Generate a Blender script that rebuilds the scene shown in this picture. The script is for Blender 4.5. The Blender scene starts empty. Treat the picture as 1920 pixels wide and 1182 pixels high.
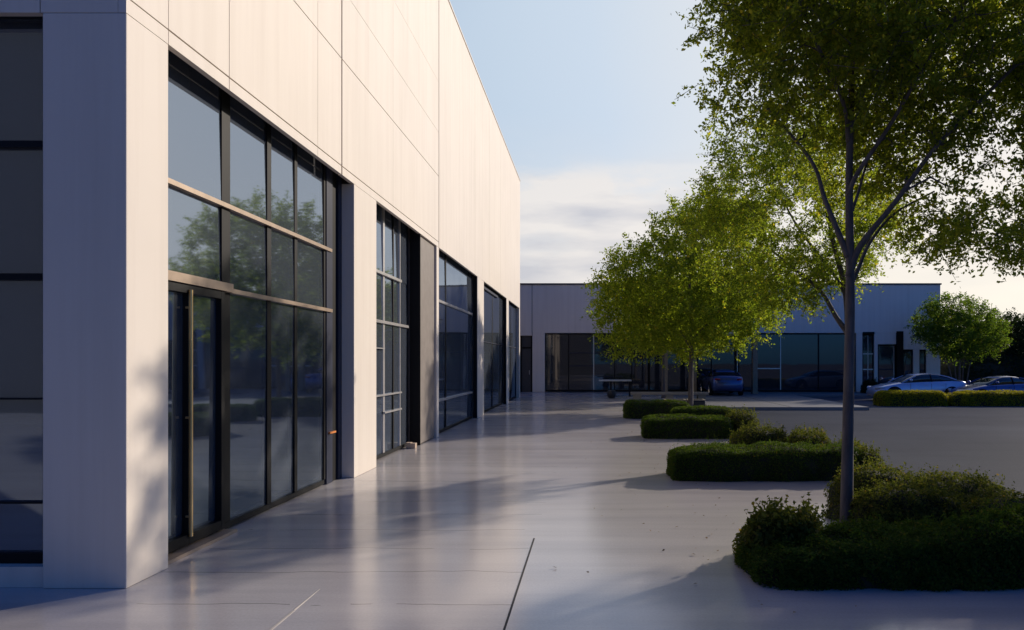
import bpy, bmesh, math, random
import numpy as np
from mathutils import Vector, Matrix, noise as mnoise

scene = bpy.context.scene
COL = scene.collection
rad = math.radians
random.seed(7)

# ------------------------------------------------------------------ camera
cam_data = bpy.data.cameras.new("camera")
cam = bpy.data.objects.new("camera", cam_data)
COL.objects.link(cam)
cam.location = (0, 0, 1.7)
cam.rotation_euler = (rad(90), 0, 0)
cam_data.lens = 1300 / 1920 * 36
cam_data.sensor_width = 36
cam_data.shift_x = -150 / 1920
cam_data.shift_y = 89 / 1920
cam_data.clip_start = 0.05
cam_data.clip_end = 3000
scene.camera = cam

# ------------------------------------------------------------------ light
SUN_AZ, SUN_EL = 40.0, 22.5          # azimuth counted from +X towards +Y
sx, sy, sz = (math.cos(rad(SUN_EL)) * math.cos(rad(SUN_AZ)),
              math.cos(rad(SUN_EL)) * math.sin(rad(SUN_AZ)), math.sin(rad(SUN_EL)))
sl = bpy.data.lights.new("sun", 'SUN')
sl.energy = 4.4
sl.angle = rad(0.9)
sl.color = (1.0, 0.88, 0.74)
sun = bpy.data.objects.new("sun", sl)
COL.objects.link(sun)
sun.location = (40, 30, 30)
sun.rotation_euler = Vector((sx, sy, sz)).to_track_quat('Z', 'Y').to_euler()

world = bpy.data.worlds.new("World")
scene.world = world
world.use_nodes = True
wn, wl = world.node_tree.nodes, world.node_tree.links
wn.clear()
w_out = wn.new('ShaderNodeOutputWorld')
w_bg = wn.new('ShaderNodeBackground')
sky = wn.new('ShaderNodeTexSky')
sky.sky_type = 'NISHITA'
sky.sun_disc = False
sky.sun_elevation = rad(SUN_EL)
sky.sun_rotation = rad(90 - SUN_AZ)
sky.air_density = 1.0
sky.dust_density = 0.6
sky.ozone_density = 1.0
SKY_STRENGTH = 0.08
w_bg.inputs['Strength'].default_value = SKY_STRENGTH
tc = wn.new('ShaderNodeTexCoord')
mp = wn.new('ShaderNodeMapping')
mp.inputs['Scale'].default_value = (3.4, 3.4, 11.0)
mp.inputs['Location'].default_value = (0.35, 0.4, 0.2)
wl.new(tc.outputs['Generated'], mp.inputs['Vector'])
nz = wn.new('ShaderNodeTexNoise')
nz.inputs['Scale'].default_value = 1.0
nz.inputs['Detail'].default_value = 6.0
nz.inputs['Roughness'].default_value = 0.55
wl.new(mp.outputs['Vector'], nz.inputs['Vector'])
sep = wn.new('ShaderNodeSeparateXYZ')
wl.new(tc.outputs['Generated'], sep.inputs['Vector'])
band = wn.new('ShaderNodeValToRGB')
cr = band.color_ramp
cr.elements[0].position = 0.0; cr.elements[0].color = (0.5, 0.5, 0.5, 1)
cr.elements[1].position = 0.34; cr.elements[1].color = (0, 0, 0, 1)
e = cr.elements.new(0.10); e.color = (1, 1, 1, 1)
e = cr.elements.new(0.255); e.color = (1, 1, 1, 1)
e = cr.elements.new(0.29); e.color = (0.08, 0.08, 0.08, 1)
wl.new(sep.outputs['Z'], band.inputs['Fac'])
cov = wn.new('ShaderNodeMapRange')
cov.inputs['From Min'].default_value = 0.33
cov.inputs['From Max'].default_value = 0.45
wl.new(nz.outputs['Fac'], cov.inputs['Value'])
cm = wn.new('ShaderNodeMath'); cm.operation = 'MULTIPLY'
wl.new(cov.outputs['Result'], cm.inputs[0]); wl.new(band.outputs['Color'], cm.inputs[1])
cm2 = wn.new('ShaderNodeMath'); cm2.operation = 'MULTIPLY'; cm2.inputs[1].default_value = 0.8
wl.new(cm.outputs[0], cm2.inputs[0])
# thin bright veil of high haze round the low sun; the sky behind the camera stays a deep clear blue
nrm = wn.new('ShaderNodeVectorMath'); nrm.operation = 'NORMALIZE'
wl.new(tc.outputs['Generated'], nrm.inputs[0])
dot = wn.new('ShaderNodeVectorMath'); dot.operation = 'DOT_PRODUCT'
dot.inputs[1].default_value = (sx, sy, sz)
side = wn.new('ShaderNodeVectorMath'); side.operation = 'DOT_PRODUCT'
side.inputs[1].default_value = (0.35, 0.93, -0.12)
wl.new(nrm.outputs['Vector'], side.inputs[0])
wl.new(nrm.outputs['Vector'], dot.inputs[0])
vf = wn.new('ShaderNodeMapRange'); vf.interpolation_type = 'SMOOTHSTEP'
vf.inputs['From Min'].default_value = 0.30; vf.inputs['From Max'].default_value = 0.74
vf.inputs['To Max'].default_value = 0.92
wl.new(side.outputs['Value'], vf.inputs['Value'])
vhi = wn.new('ShaderNodeValToRGB')           # veil colour by angle from the sun, well above the horizon
vhi.color_ramp.elements[0].position = 0.50; vhi.color_ramp.elements[0].color = (0.54, 0.665, 0.785, 1)
vhi.color_ramp.elements[1].position = 0.95; vhi.color_ramp.elements[1].color = (0.98, 0.93, 0.84, 1)
e = vhi.color_ramp.elements.new(0.70); e.color = (0.66, 0.76, 0.86, 1)
wl.new(dot.outputs['Value'], vhi.inputs['Fac'])
vlo = wn.new('ShaderNodeValToRGB')           # and close to the horizon
vlo.color_ramp.elements[0].position = 0.50; vlo.color_ramp.elements[0].color = (0.87, 0.83, 0.77, 1)
vlo.color_ramp.elements[1].position = 0.92; vlo.color_ramp.elements[1].color = (1.15, 1.02, 0.80, 1)
wl.new(dot.outputs['Value'], vlo.inputs['Fac'])
vz = wn.new('ShaderNodeMapRange'); vz.interpolation_type = 'SMOOTHSTEP'
vz.inputs['From Min'].default_value = 0.06; vz.inputs['From Max'].default_value = 0.34
wl.new(sep.outputs['Z'], vz.inputs['Value'])
veil = wn.new('ShaderNodeMix'); veil.data_type = 'RGBA'
wl.new(vz.outputs[0], veil.inputs[0]); wl.new(vlo.outputs['Color'], veil.inputs[6]); wl.new(vhi.outputs['Color'], veil.inputs[7])
ccol = wn.new('ShaderNodeValToRGB')
ccol.color_ramp.elements[0].position = 0.38; ccol.color_ramp.elements[0].color = (0.61, 0.60, 0.615, 1)
ccol.color_ramp.elements[1].position = 0.53; ccol.color_ramp.elements[1].color = (0.96, 0.89, 0.80, 1)
mp2 = wn.new('ShaderNodeMapping'); mp2.inputs['Scale'].default_value = (3.0, 3.0, 15.0); mp2.inputs['Location'].default_value = (0.7, 0.1, 0.55)
wl.new(tc.outputs['Generated'], mp2.inputs['Vector'])
nz2 = wn.new('ShaderNodeTexNoise'); nz2.inputs['Scale'].default_value = 1.0; nz2.inputs['Detail'].default_value = 5
wl.new(mp2.outputs['Vector'], nz2.inputs['Vector'])
wl.new(nz2.outputs['Fac'], ccol.inputs['Fac'])
cs = wn.new('ShaderNodeMapRange'); cs.interpolation_type = 'SMOOTHSTEP'
cs.inputs['From Min'].default_value = 0.70; cs.inputs['From Max'].default_value = 0.86
cs.inputs['To Min'].default_value = 1.0; cs.inputs['To Max'].default_value = 0.25
wl.new(dot.outputs['Value'], cs.inputs['Value'])
cm3 = wn.new('ShaderNodeMath'); cm3.operation = 'MULTIPLY'
wl.new(cm2.outputs[0], cm3.inputs[0]); wl.new(cs.outputs[0], cm3.inputs[1])
vc = wn.new('ShaderNodeMix'); vc.data_type = 'RGBA'
wl.new(cm3.outputs[0], vc.inputs[0]); wl.new(veil.outputs[2], vc.inputs[6]); wl.new(ccol.outputs['Color'], vc.inputs[7])
vsc = wn.new('ShaderNodeVectorMath'); vsc.operation = 'SCALE'
vsc.inputs['Scale'].default_value = 1.0 / SKY_STRENGTH
wl.new(vc.outputs[2], vsc.inputs[0])
stint = wn.new('ShaderNodeMix'); stint.data_type = 'RGBA'; stint.blend_type = 'MULTIPLY'; stint.inputs[0].default_value = 1
stint.inputs[7].default_value = (0.20, 0.60, 1.58, 1)
wl.new(sky.outputs['Color'], stint.inputs[6])
wmix = wn.new('ShaderNodeMix'); wmix.data_type = 'RGBA'
wl.new(vf.outputs[0], wmix.inputs[0])
wl.new(stint.outputs[2], wmix.inputs[6])
wl.new(vsc.outputs[0], wmix.inputs[7])
wl.new(wmix.outputs[2], w_bg.inputs['Color'])
wl.new(w_bg.outputs['Background'], w_out.inputs['Surface'])

scene.view_settings.view_transform = 'Standard'
scene.view_settings.look = 'None'
scene.view_settings.exposure = 0.0
scene.view_settings.gamma = 1.0
scene.render.engine = 'CYCLES'
scene.cycles.use_denoising = True
scene.cycles.max_bounces = 10
scene.cycles.transparent_max_bounces = 24
scene.cycles.caustics_reflective = False
scene.cycles.caustics_refractive = False

# ------------------------------------------------------------------ materials
def new_mat(name):
    m = bpy.data.materials.new(name)
    m.use_nodes = True
    nt = m.node_tree
    b = nt.nodes['Principled BSDF']
    return m, nt.nodes, nt.links, b

def add_noise(n, l, coord, scale, detail=4, rough=0.55, vscale=None):
    src = coord
    if vscale:
        mpn = n.new('ShaderNodeMapping')
        mpn.inputs['Scale'].default_value = vscale
        l.new(coord, mpn.inputs['Vector'])
        src = mpn.outputs['Vector']
    t = n.new('ShaderNodeTexNoise')
    t.inputs['Scale'].default_value = scale
    t.inputs['Detail'].default_value = detail
    t.inputs['Roughness'].default_value = rough
    l.new(src, t.inputs['Vector'])
    return t.outputs['Fac']

def ramp(n, l, fac, c0, c1, p0=0.3, p1=0.7):
    r = n.new('ShaderNodeValToRGB')
    r.color_ramp.elements[0].position = p0; r.color_ramp.elements[0].color = (*c0, 1)
    r.color_ramp.elements[1].position = p1; r.color_ramp.elements[1].color = (*c1, 1)
    l.new(fac, r.inputs['Fac'])
    return r.outputs['Color']

def bump(n, l, fac, b, strength, dist=0.01):
    bp = n.new('ShaderNodeBump')
    bp.inputs['Strength'].default_value = strength
    bp.inputs['Distance'].default_value = dist
    l.new(fac, bp.inputs['Height'])
    l.new(bp.outputs['Normal'], b.inputs['Normal'])
    return bp

def obj_coord(n):
    return n.new('ShaderNodeTexCoord').outputs['Object']

def simple(name, c, rough=0.5, metallic=0.0, var=0.12, scale=6.0, bmp=0.0, bscale=60, spec=0.5):
    m, n, l, b = new_mat(name)
    co = obj_coord(n)
    f = add_noise(n, l, co, scale, 5)
    c0 = tuple(x * (1 - var) for x in c); c1 = tuple(min(1, x * (1 + var)) for x in c)
    l.new(ramp(n, l, f, c0, c1), b.inputs['Base Color'])
    b.inputs['Roughness'].default_value = rough
    b.inputs['Metallic'].default_value = metallic
    b.inputs['Specular IOR Level'].default_value = spec
    if bmp:
        bump(n, l, add_noise(n, l, co, bscale, 4), b, bmp, 0.005)
    return m

def mul_color(n, l, a, b_, fac=1.0):
    x = n.new('ShaderNodeMix'); x.data_type = 'RGBA'; x.blend_type = 'MULTIPLY'
    x.inputs[0].default_value = fac
    l.new(a, x.inputs[6]); l.new(b_, x.inputs[7])
    return x.outputs[2]

def make_stucco(name, c):
    m, n, l, b = new_mat(name)
    co = obj_coord(n)
    f1 = add_noise(n, l, co, 0.5, 5)
    c1 = ramp(n, l, f1, tuple(x * .955 for x in c), tuple(x * 1.02 for x in c))
    f2 = add_noise(n, l, co, 2.2, 5, 0.6, (2.2, 2.2, 0.10))        # faint rain streaks
    c2 = ramp(n, l, f2, (0.93, 0.92, 0.91), (1, 1, 1), 0.30, 0.58)
    l.new(mul_color(n, l, c1, c2), b.inputs['Base Color'])
    b.inputs['Roughness'].default_value = 0.62
    b.inputs['Specular IOR Level'].default_value = 0.35
    bump(n, l, add_noise(n, l, co, 90, 3), b, 0.12, 0.004)
    return m

M = {}
M['stucco'] = make_stucco('cream_render', (0.725, 0.655, 0.57))
M['stucco_far'] = make_stucco('grey_render', (0.76, 0.69, 0.62))
M['core'] = simple('joint_backing', (0.025, 0.02, 0.018), 0.9)
M['soffit'] = simple('soffit_metal', (0.035, 0.028, 0.025), 0.45)
M['black'] = simple('black_aluminium', (0.006, 0.006, 0.007), 0.55, spec=0.2)
M['bronze'] = simple('bronze_transom', (0.42, 0.32, 0.24), 0.35, 0.35)
M['silver'] = simple('pale_aluminium', (0.55, 0.53, 0.52), 0.3, 0.5)
M['brass'] = simple('brass', (0.62, 0.42, 0.18), 0.3, 0.7)
M['navy'] = simple('navy_jamb_metal', (0.022, 0.027, 0.05), 0.45, spec=0.3)
M['taupe'] = simple('taupe_panel', (0.20, 0.17, 0.15), 0.55)
M['orange'] = simple('orange_marker', (0.75, 0.25, 0.06), 0.4)
M['interior_wall'] = simple('interior_wall', (0.30, 0.30, 0.30), 0.8)
M['pane_backing'] = simple('added_grey_backing', (0.36, 0.36, 0.36), 0.8)
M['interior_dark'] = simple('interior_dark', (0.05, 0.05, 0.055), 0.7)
M['interior_floor'] = simple('interior_floor', (0.16, 0.15, 0.14), 0.3)
M['white_item'] = simple('white_paint', (0.7, 0.7, 0.72), 0.5)
M['desk'] = simple('desk_laminate', (0.35, 0.38, 0.5), 0.35)
M['bark'] = None
M['post'] = simple('tan_post', (0.28, 0.215, 0.15), 0.6, var=0.2, scale=10)
M['stone_pale'] = simple('pale_kerb_stone', (0.42, 0.37, 0.33), 0.75, bmp=0.3)
M['bench'] = simple('buff_concrete', (0.27, 0.235, 0.18), 0.7, bmp=0.3)
M['planter'] = simple('black_planter', (0.012, 0.012, 0.014), 0.5)
M['roofing'] = simple('roof_felt', (0.12, 0.12, 0.12), 0.9)
M['coping'] = simple('dark_coping', (0.06, 0.062, 0.07), 0.5)
M['card'] = simple('cardboard', (0.5, 0.38, 0.28), 0.8)

def make_glass(name, ior, tint, rough=0.0, wav=0.0, gcol=(0.66, 0.80, 1.0), hazef=0.38):
    m = bpy.data.materials.new(name); m.use_nodes = True
    n, l = m.node_tree.nodes, m.node_tree.links
    n.clear()
    o = n.new('ShaderNodeOutputMaterial'); mx = n.new('ShaderNodeMixShader')
    g = n.new('ShaderNodeBsdfGlossy'); g.inputs['Roughness'].default_value = rough
    g.inputs['Color'].default_value = (*gcol, 1)
    t = n.new('ShaderNodeBsdfTransparent'); t.inputs['Color'].default_value = (*tint, 1)
    fr = n.new('ShaderNodeFresnel'); fr.inputs['IOR'].default_value = ior
    l.new(fr.outputs[0], mx.inputs[0]); l.new(t.outputs[0], mx.inputs[1]); l.new(g.outputs[0], mx.inputs[2])
    pane_haze = n.new('ShaderNodeBsdfDiffuse'); pane_haze.inputs['Color'].default_value = (0.17, 0.20, 0.25, 1)   # diffuse grey-blue haze painted into the glass to lighten the panes
    fm = n.new('ShaderNodeMixShader'); fm.inputs[0].default_value = hazef
    l.new(t.outputs[0], fm.inputs[1]); l.new(pane_haze.outputs[0], fm.inputs[2]); l.new(fm.outputs[0], mx.inputs[1])
    if wav:
        co = obj_coord(n)
        f = add_noise(n, l, co, 0.7, 2)
        bp = n.new('ShaderNodeBump'); bp.inputs['Strength'].default_value = wav; bp.inputs['Distance'].default_value = 0.02
        l.new(f, bp.inputs['Height']); l.new(bp.outputs[0], g.inputs['Normal'])
    l.new(mx.outputs[0], o.inputs['Surface'])
    return m
M['glass'] = make_glass('tinted_glass', 3.9, (0.30, 0.32, 0.34), 0.03, 0.14)
M['glass_far'] = make_glass('dark_glass', 1.75, (0.20, 0.21, 0.24), 0.02, 0.05, (0.86, 0.84, 0.84), 0.16)

def make_bark():
    m, n, l, b = new_mat('bark')
    co = obj_coord(n)
    f = add_noise(n, l, co, 14, 6, 0.6, (1, 1, 0.22))
    l.new(ramp(n, l, f, (0.045, 0.038, 0.037), (0.125, 0.108, 0.105)), b.inputs['Base Color'])
    b.inputs['Roughness'].default_value = 0.85
    bump(n, l, f, b, 0.6, 0.01)
    return m
M['bark'] = make_bark()

def make_leaf(name, c0, c1, c2, trans=0.45, tboost=(1.5, 1.6, 0.7)):
    m = bpy.data.materials.new(name); m.use_nodes = True
    n, l = m.node_tree.nodes, m.node_tree.links
    n.clear()
    o = n.new('ShaderNodeOutputMaterial')
    geo = n.new('ShaderNodeNewGeometry')
    r = n.new('ShaderNodeValToRGB')
    r.color_ramp.elements[0].position = 0; r.color_ramp.elements[0].color = (*c0, 1)
    r.color_ramp.elements[1].position = 1; r.color_ramp.elements[1].color = (*c2, 1)
    e = r.color_ramp.elements.new(0.6); e.color = (*c1, 1)
    e = r.color_ramp.elements.new(0.93); e.color = (*c1, 1)
    l.new(geo.outputs['Random Per Island'], r.inputs['Fac'])
    d = n.new('ShaderNodeBsdfPrincipled'); d.inputs['Roughness'].default_value = 0.7
    d.inputs['Specular IOR Level'].default_value = 0.06
    l.new(r.outputs['Color'], d.inputs['Base Color'])
    t = n.new('ShaderNodeBsdfTranslucent')
    bo = n.new('ShaderNodeMix'); bo.data_type = 'RGBA'; bo.blend_type = 'MULTIPLY'; bo.inputs[0].default_value = 1
    bo.inputs[7].default_value = (*tboost, 1)
    l.new(r.outputs['Color'], bo.inputs[6]); l.new(bo.outputs[2], t.inputs['Color'])
    mx = n.new('ShaderNodeMixShader'); mx.inputs[0].default_value = trans
    l.new(d.outputs[0], mx.inputs[1]); l.new(t.outputs[0], mx.inputs[2])
    l.new(mx.outputs[0], o.inputs['Surface'])
    return m
M['leaf_tree'] = make_leaf('tree_leaf', (0.058, 0.09, 0.016), (0.115, 0.14, 0.027), (0.22, 0.185, 0.035), 0.5, (4.4, 4.1, 1.3))
M['leaf_far'] = make_leaf('far_tree_leaf', (0.055, 0.088, 0.015), (0.108, 0.138, 0.025), (0.24, 0.20, 0.03), 0.55, (4.1, 3.9, 1.2))
M['leaf_green'] = make_leaf('green_shrub_leaf', (0.035, 0.07, 0.013), (0.075, 0.115, 0.022), (0.17, 0.16, 0.03), 0.5, (2.8, 2.8, 1.0))
M['leaf_hedge'] = make_leaf('hedge_leaf', (0.026, 0.054, 0.009), (0.052, 0.092, 0.015), (0.14, 0.115, 0.025), 0.35, (2.4, 2.2, 0.8))
M['leaf_mound'] = make_leaf('shrub_leaf', (0.04, 0.06, 0.012), (0.09, 0.11, 0.025), (0.22, 0.16, 0.045), 0.4, (2.0, 1.8, 0.8))
M['leaf_yellow'] = make_leaf('yellow_hedge_leaf', (0.19, 0.19, 0.012), (0.31, 0.29, 0.02), (0.38, 0.31, 0.03), 0.4, (1.8, 1.7, 0.8))
M['leaf_dark'] = make_leaf('dark_wood_leaf', (0.012, 0.022, 0.010), (0.025, 0.042, 0.016), (0.06, 0.06, 0.02), 0.35)
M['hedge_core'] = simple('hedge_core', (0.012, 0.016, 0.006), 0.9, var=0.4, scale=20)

def make_walkway():
    m, n, l, b = new_mat('polished_concrete_paving')
    co = obj_coord(n)
    base = ramp(n, l, add_noise(n, l, co, 0.35, 5), (0.425, 0.40, 0.395), (0.495, 0.47, 0.465))
    streak = ramp(n, l, add_noise(n, l, co, 1.0, 6, 0.6, (0.18, 2.6, 1)), (0.86, 0.86, 0.87), (1.04, 1.03, 1.02), 0.32, 0.6)
    fine = ramp(n, l, add_noise(n, l, co, 55, 4), (0.93, 0.93, 0.93), (1.05, 1.05, 1.05))
    col = mul_color(n, l, mul_color(n, l, base, streak), fine)
    # wandering hairline joints across the strip beside the shopfront
    sp = n.new('ShaderNodeSeparateXYZ'); l.new(co, sp.inputs[0])
    wob = add_noise(n, l, co, 0.8, 3)
    def math_(op, a, bb, c=None):
        q = n.new('ShaderNodeMath'); q.operation = op
        for i, v in enumerate((a, bb, c)):
            if v is None: continue
            if isinstance(v, (int, float)): q.inputs[i].default_value = v
            else: l.new(v, q.inputs[i])
        return q.outputs[0]
    yy = math_('ADD', sp.outputs['Y'], math_('MULTIPLY', wob, 0.30))
    fr = math_('PINGPONG', yy, 0.36)
    line = math_('LESS_THAN', fr, 0.0055)
    inx = math_('MULTIPLY', math_('LESS_THAN', sp.outputs['X'], -0.56), math_('GREATER_THAN', sp.outputs['X'], -3.5))
    brk = math_('GREATER_THAN', add_noise(n, l, co, 1.1, 2), 0.40)
    line = math_('MULTIPLY', math_('MULTIPLY', line, inx), brk)
    mx = n.new('ShaderNodeMix'); mx.data_type = 'RGBA'
    l.new(math_('MULTIPLY', line, 0.7), mx.inputs[0]); l.new(col, mx.inputs[6]); mx.inputs[7].default_value = (0.07, 0.06, 0.055, 1)
    l.new(mx.outputs[2], b.inputs['Base Color'])
    rg = n.new('ShaderNodeMapRange')
    rg.inputs['To Min'].default_value = 0.11; rg.inputs['To Max'].default_value = 0.26
    l.new(add_noise(n, l, co, 0.9, 5, 0.6, (0.4, 1.6, 1)), rg.inputs['Value'])
    l.new(rg.outputs[0], b.inputs['Roughness'])
    b.inputs['IOR'].default_value = 1.6
    b.inputs['Specular IOR Level'].default_value = 0.75
    bump(n, l, add_noise(n, l, co, 2.0, 4, 0.5, (0.6, 1.4, 1)), b, 0.10, 0.012)
    return m
M['walkway'] = make_walkway()

def make_asphalt():
    m, n, l, b = new_mat('asphalt')
    co = obj_coord(n)
    c = ramp(n, l, add_noise(n, l, co, 0.25, 5), (0.075, 0.08, 0.094), (0.105, 0.11, 0.125))
    f = add_noise(n, l, co, 120, 3)
    c2 = ramp(n, l, f, (0.75, 0.75, 0.75), (1.2, 1.2, 1.2))
    s = ramp(n, l, add_noise(n, l, co, 0.6, 5, 0.6, (0.15, 1, 1)), (0.85, 0.85, 0.86), (1.08, 1.08, 1.07))
    df = n.new('ShaderNodeBsdfDiffuse'); df.inputs['Roughness'].default_value = 0.6      # dry matt tarmac
    l.new(mul_color(n, l, mul_color(n, l, c, c2), s), df.inputs['Color'])
    bp = bump(n, l, f, b, 0.4, 0.006)
    l.new(bp.outputs['Normal'], df.inputs['Normal'])
    ms = n.new('ShaderNodeMixShader'); ms.inputs[0].default_value = 0.22
    l.new(df.outputs[0], ms.inputs[1]); l.new(b.outputs[0], ms.inputs[2])
    l.new(mul_color(n, l, mul_color(n, l, c, c2), s), b.inputs['Base Color'])
    l.new(ms.outputs[0], n['Material Output'].inputs['Surface'])
    return m
M['asphalt'] = make_asphalt()
M['pave_far'] = simple('footway_concrete', (0.17, 0.168, 0.17), 0.5, var=0.12, scale=0.8, bmp=0.15)
M['joint_dark'] = simple('joint_dark', (0.03, 0.028, 0.027), 0.8)
M['joint_light'] = simple('joint_light', (0.45, 0.41, 0.36), 0.6)

def make_paint(name, c):
    m, n, l, b = new_mat(name)
    co = obj_coord(n)
    f = add_noise(n, l, co, 3, 4)
    l.new(ramp(n, l, f, tuple(x * .94 for x in c), tuple(x * 1.04 for x in c)), b.inputs['Base Color'])
    b.inputs['Metallic'].default_value = 0.5
    b.inputs['Roughness'].default_value = 0.32
    b.inputs['Coat Weight'].default_value = 1.0
    b.inputs['Coat Roughness'].default_value = 0.04
    return m
M['paint_silver'] = make_paint('silver_blue_paint', (0.52, 0.54, 0.68))
M['paint_navy'] = make_paint('navy_paint', (0.03, 0.04, 0.10))
M['paint_blue'] = make_paint('dark_blue_paint', (0.04, 0.07, 0.22))
M['tyre'] = simple('tyre_rubber', (0.015, 0.015, 0.016), 0.8)
M['rim'] = simple('alloy_rim', (0.5, 0.5, 0.52), 0.25, 0.8)
M['car_glass'] = simple('car_glass', (0.015, 0.018, 0.022), 0.04, spec=0.9)
M['lamp_red'] = simple('red_lens', (0.35, 0.02, 0.02), 0.15)
M['lamp_clear'] = simple('clear_lens', (0.6, 0.62, 0.66), 0.1)

# ------------------------------------------------------------------ helpers
class MB:
    """collects boxes, tubes and faces for one mesh object"""
    def __init__(self): self.v, self.f, self.m, self.mats = [], [], [], []
    def mi(self, mat):
        if mat not in self.mats: self.mats.append(mat)
        return self.mats.index(mat)
    def face(self, pts, mat):
        k = len(self.v); self.v += [tuple(p) for p in pts]
        self.f.append(tuple(range(k, k + len(pts)))); self.m.append(self.mi(mat))
    def box(self, x0, x1, y0, y1, z0, z1, mat):
        k = len(self.v)
        self.v += [(x, y, z) for z in (z0, z1) for y in (y0, y1) for x in (x0, x1)]
        for q in ((0, 2, 3, 1), (4, 5, 7, 6), (0, 1, 5, 4), (2, 6, 7, 3), (0, 4, 6, 2), (1, 3, 7, 5)):
            self.f.append(tuple(k + i for i in q)); self.m.append(self.mi(mat))
    def tube(self, pts, radii, mat, n=8, cap=True):
        pts = [Vector(p) for p in pts]
        i = self.mi(mat); k0 = len(self.v); prev = None
        for j, p in enumerate(pts):
            a = pts[max(j - 1, 0)]; b = pts[min(j + 1, len(pts) - 1)]
            d = (b - a)
            if d.length < 1e-9: d = Vector((0, 0, 1))
            d.normalize()
            if prev is None:
                u = d.orthogonal().normalized()
            else:
                u = prev - d * prev.dot(d)
                u = u.normalized() if u.length > 1e-6 else d.orthogonal().normalized()
            prev = u; w = d.cross(u)
            for q in range(n):
                an = 2 * math.pi * q / n
                self.v.append(tuple(p + (u * math.cos(an) + w * math.sin(an)) * radii[j]))
        for j in range(len(pts) - 1):
            for q in range(n):
                a = k0 + j * n + q; b = k0 + j * n + (q + 1) % n
                self.f.append((a, b, b + n, a + n)); self.m.append(i)
        if cap:
            e = k0 + (len(pts) - 1) * n
            self.f.append(tuple(range(e, e + n))); self.m.append(i)
            self.f.append(tuple(range(k0 + n - 1, k0 - 1, -1))); self.m.append(i)
    def build(self, name, parent=None, loc=None, smooth=False, bevel=0.0):
        me = bpy.data.meshes.new(name)
        me.from_pydata(self.v, [], self.f)
        for m in self.mats: me.materials.append(m)
        me.polygons.foreach_set('material_index', self.m)
        if smooth: me.polygons.foreach_set('use_smooth', [True] * len(me.polygons))
        me.update()
        o = bpy.data.objects.new(name, me)
        COL.objects.link(o)
        if parent: o.parent = parent
        if loc: o.location = loc
        if bevel:
            bv = o.modifiers.new('bevel', 'BEVEL'); bv.width = bevel; bv.segments = 2; bv.limit_method = 'ANGLE'
        return o

def tag(o, label, cat, group=None, kind=None):
    if label: o['label'] = label
    if cat: o['category'] = cat
    if group: o['group'] = group
    if kind: o['kind'] = kind
    return o

def empty(name, loc, label, cat, group=None, rz=0.0):
    o = bpy.data.objects.new(name, None)
    COL.objects.link(o); o.location = loc; o.rotation_euler = (0, 0, rz)
    o.empty_display_size = 0.2
    return tag(o, label, cat, group)

def struct(o):
    o['kind'] = 'structure'; return o

# ------------------------------------------------------------------ setting
LOT = -0.13
b = MB(); b.box(-700, 700, -700, 900, LOT - 1.0, LOT, M['asphalt'])
struct(b.build('ground'))
FX = -3.5           # facade plane
b = MB()
b.box(FX - 20, FX - 0.62, -12, 5.33, LOT + 0.004, 0, M['walkway'])
b.box(FX - 0.62, 4.10, -12, 39.9, LOT + 0.004, 0, M['walkway'])
struct(b.build('walkway'))
b = MB(); b.box(-0.566, -0.552, -12, 6.7, -0.02, 0.003, M['joint_dark'])
b.box(-2.05, -2.034, -12, 4.75, -0.02, 0.003, M['joint_light'])
b.tube([(-2.042, 4.75, 0.0), (-2.042, 5.2, 0.0)], [0.006, 0.002], M['joint_light'], 5)
struct(b.build('walkway_joint'))
b = MB(); b.box(4.104, 4.25, -12, 26.4, LOT + 0.004, 0.012, M['stone_pale'])
struct(b.build('kerb', bevel=0.015))
b = MB()
b.box(4.104, 10.6, 26.5, 39.9, LOT + 0.004, -0.006, M['pave_far'])
b.box(10.604, 24, 36.2, 39.9, LOT + 0.004, -0.006, M['pave_far'])
for yj in (29.5, 33.0): b.box(4.11, 10.59, yj, yj + 0.02, -0.02, -0.002, M['joint_dark'])
b.box(7.6, 7.63, 26.52, 36.0, -0.02, -0.001, M['joint_dark'])
struct(b.build('footway'))

# ------------------------------------------------------------------ long shopfront building
Y0, Y1, ROOF, SOF, LIP = 5.21, 33.7, 10.5, 4.60, 4.33
bld = empty('commercial_building', (FX, Y0, 0), 'long cream rendered commercial building with tall black framed shopfront windows', 'building')
def L(x, y, z): return (x - FX, y - Y0, z)          # world -> building space
class BB(MB):
    """same as MB, but takes world coordinates and is parented to the building"""
    root, off = None, (0, 0, 0)
    def out(self, name, parent=None, **k):
        ox, oy, oz = self.off
        self.v = [(a - ox, b_ - oy, c - oz) for a, b_, c in self.v]
        return self.build(name, parent or self.root, **k)
class SB(BB):
    root, off = bld, (FX, Y0, 0)

w = SB()
# upper core, back walls, roof
w.box(FX - 18, FX - 0.062, Y0 + 0.062, Y1 - 0.05, SOF, ROOF - 0.12, M['core'])
upper = w.out('upper_core')
w = SB(); w.box(FX - 18.2, FX - 17.6, Y0 + 0.3, Y1, 0, SOF - 0.004, M['stucco'])
w.box(FX - 17.59, FX - 0.5, Y1 - 0.3, Y1 - 0.001, 0, SOF - 0.004, M['stucco'])
w.out('rear_wall')
w = SB(); w.box(FX - 18.3, FX + 0.02, Y0 - 0.02, Y1 + 0.02, ROOF + 0.003, ROOF + 0.06, M['stucco'])
w.out('roof', bevel=0.01)

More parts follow.
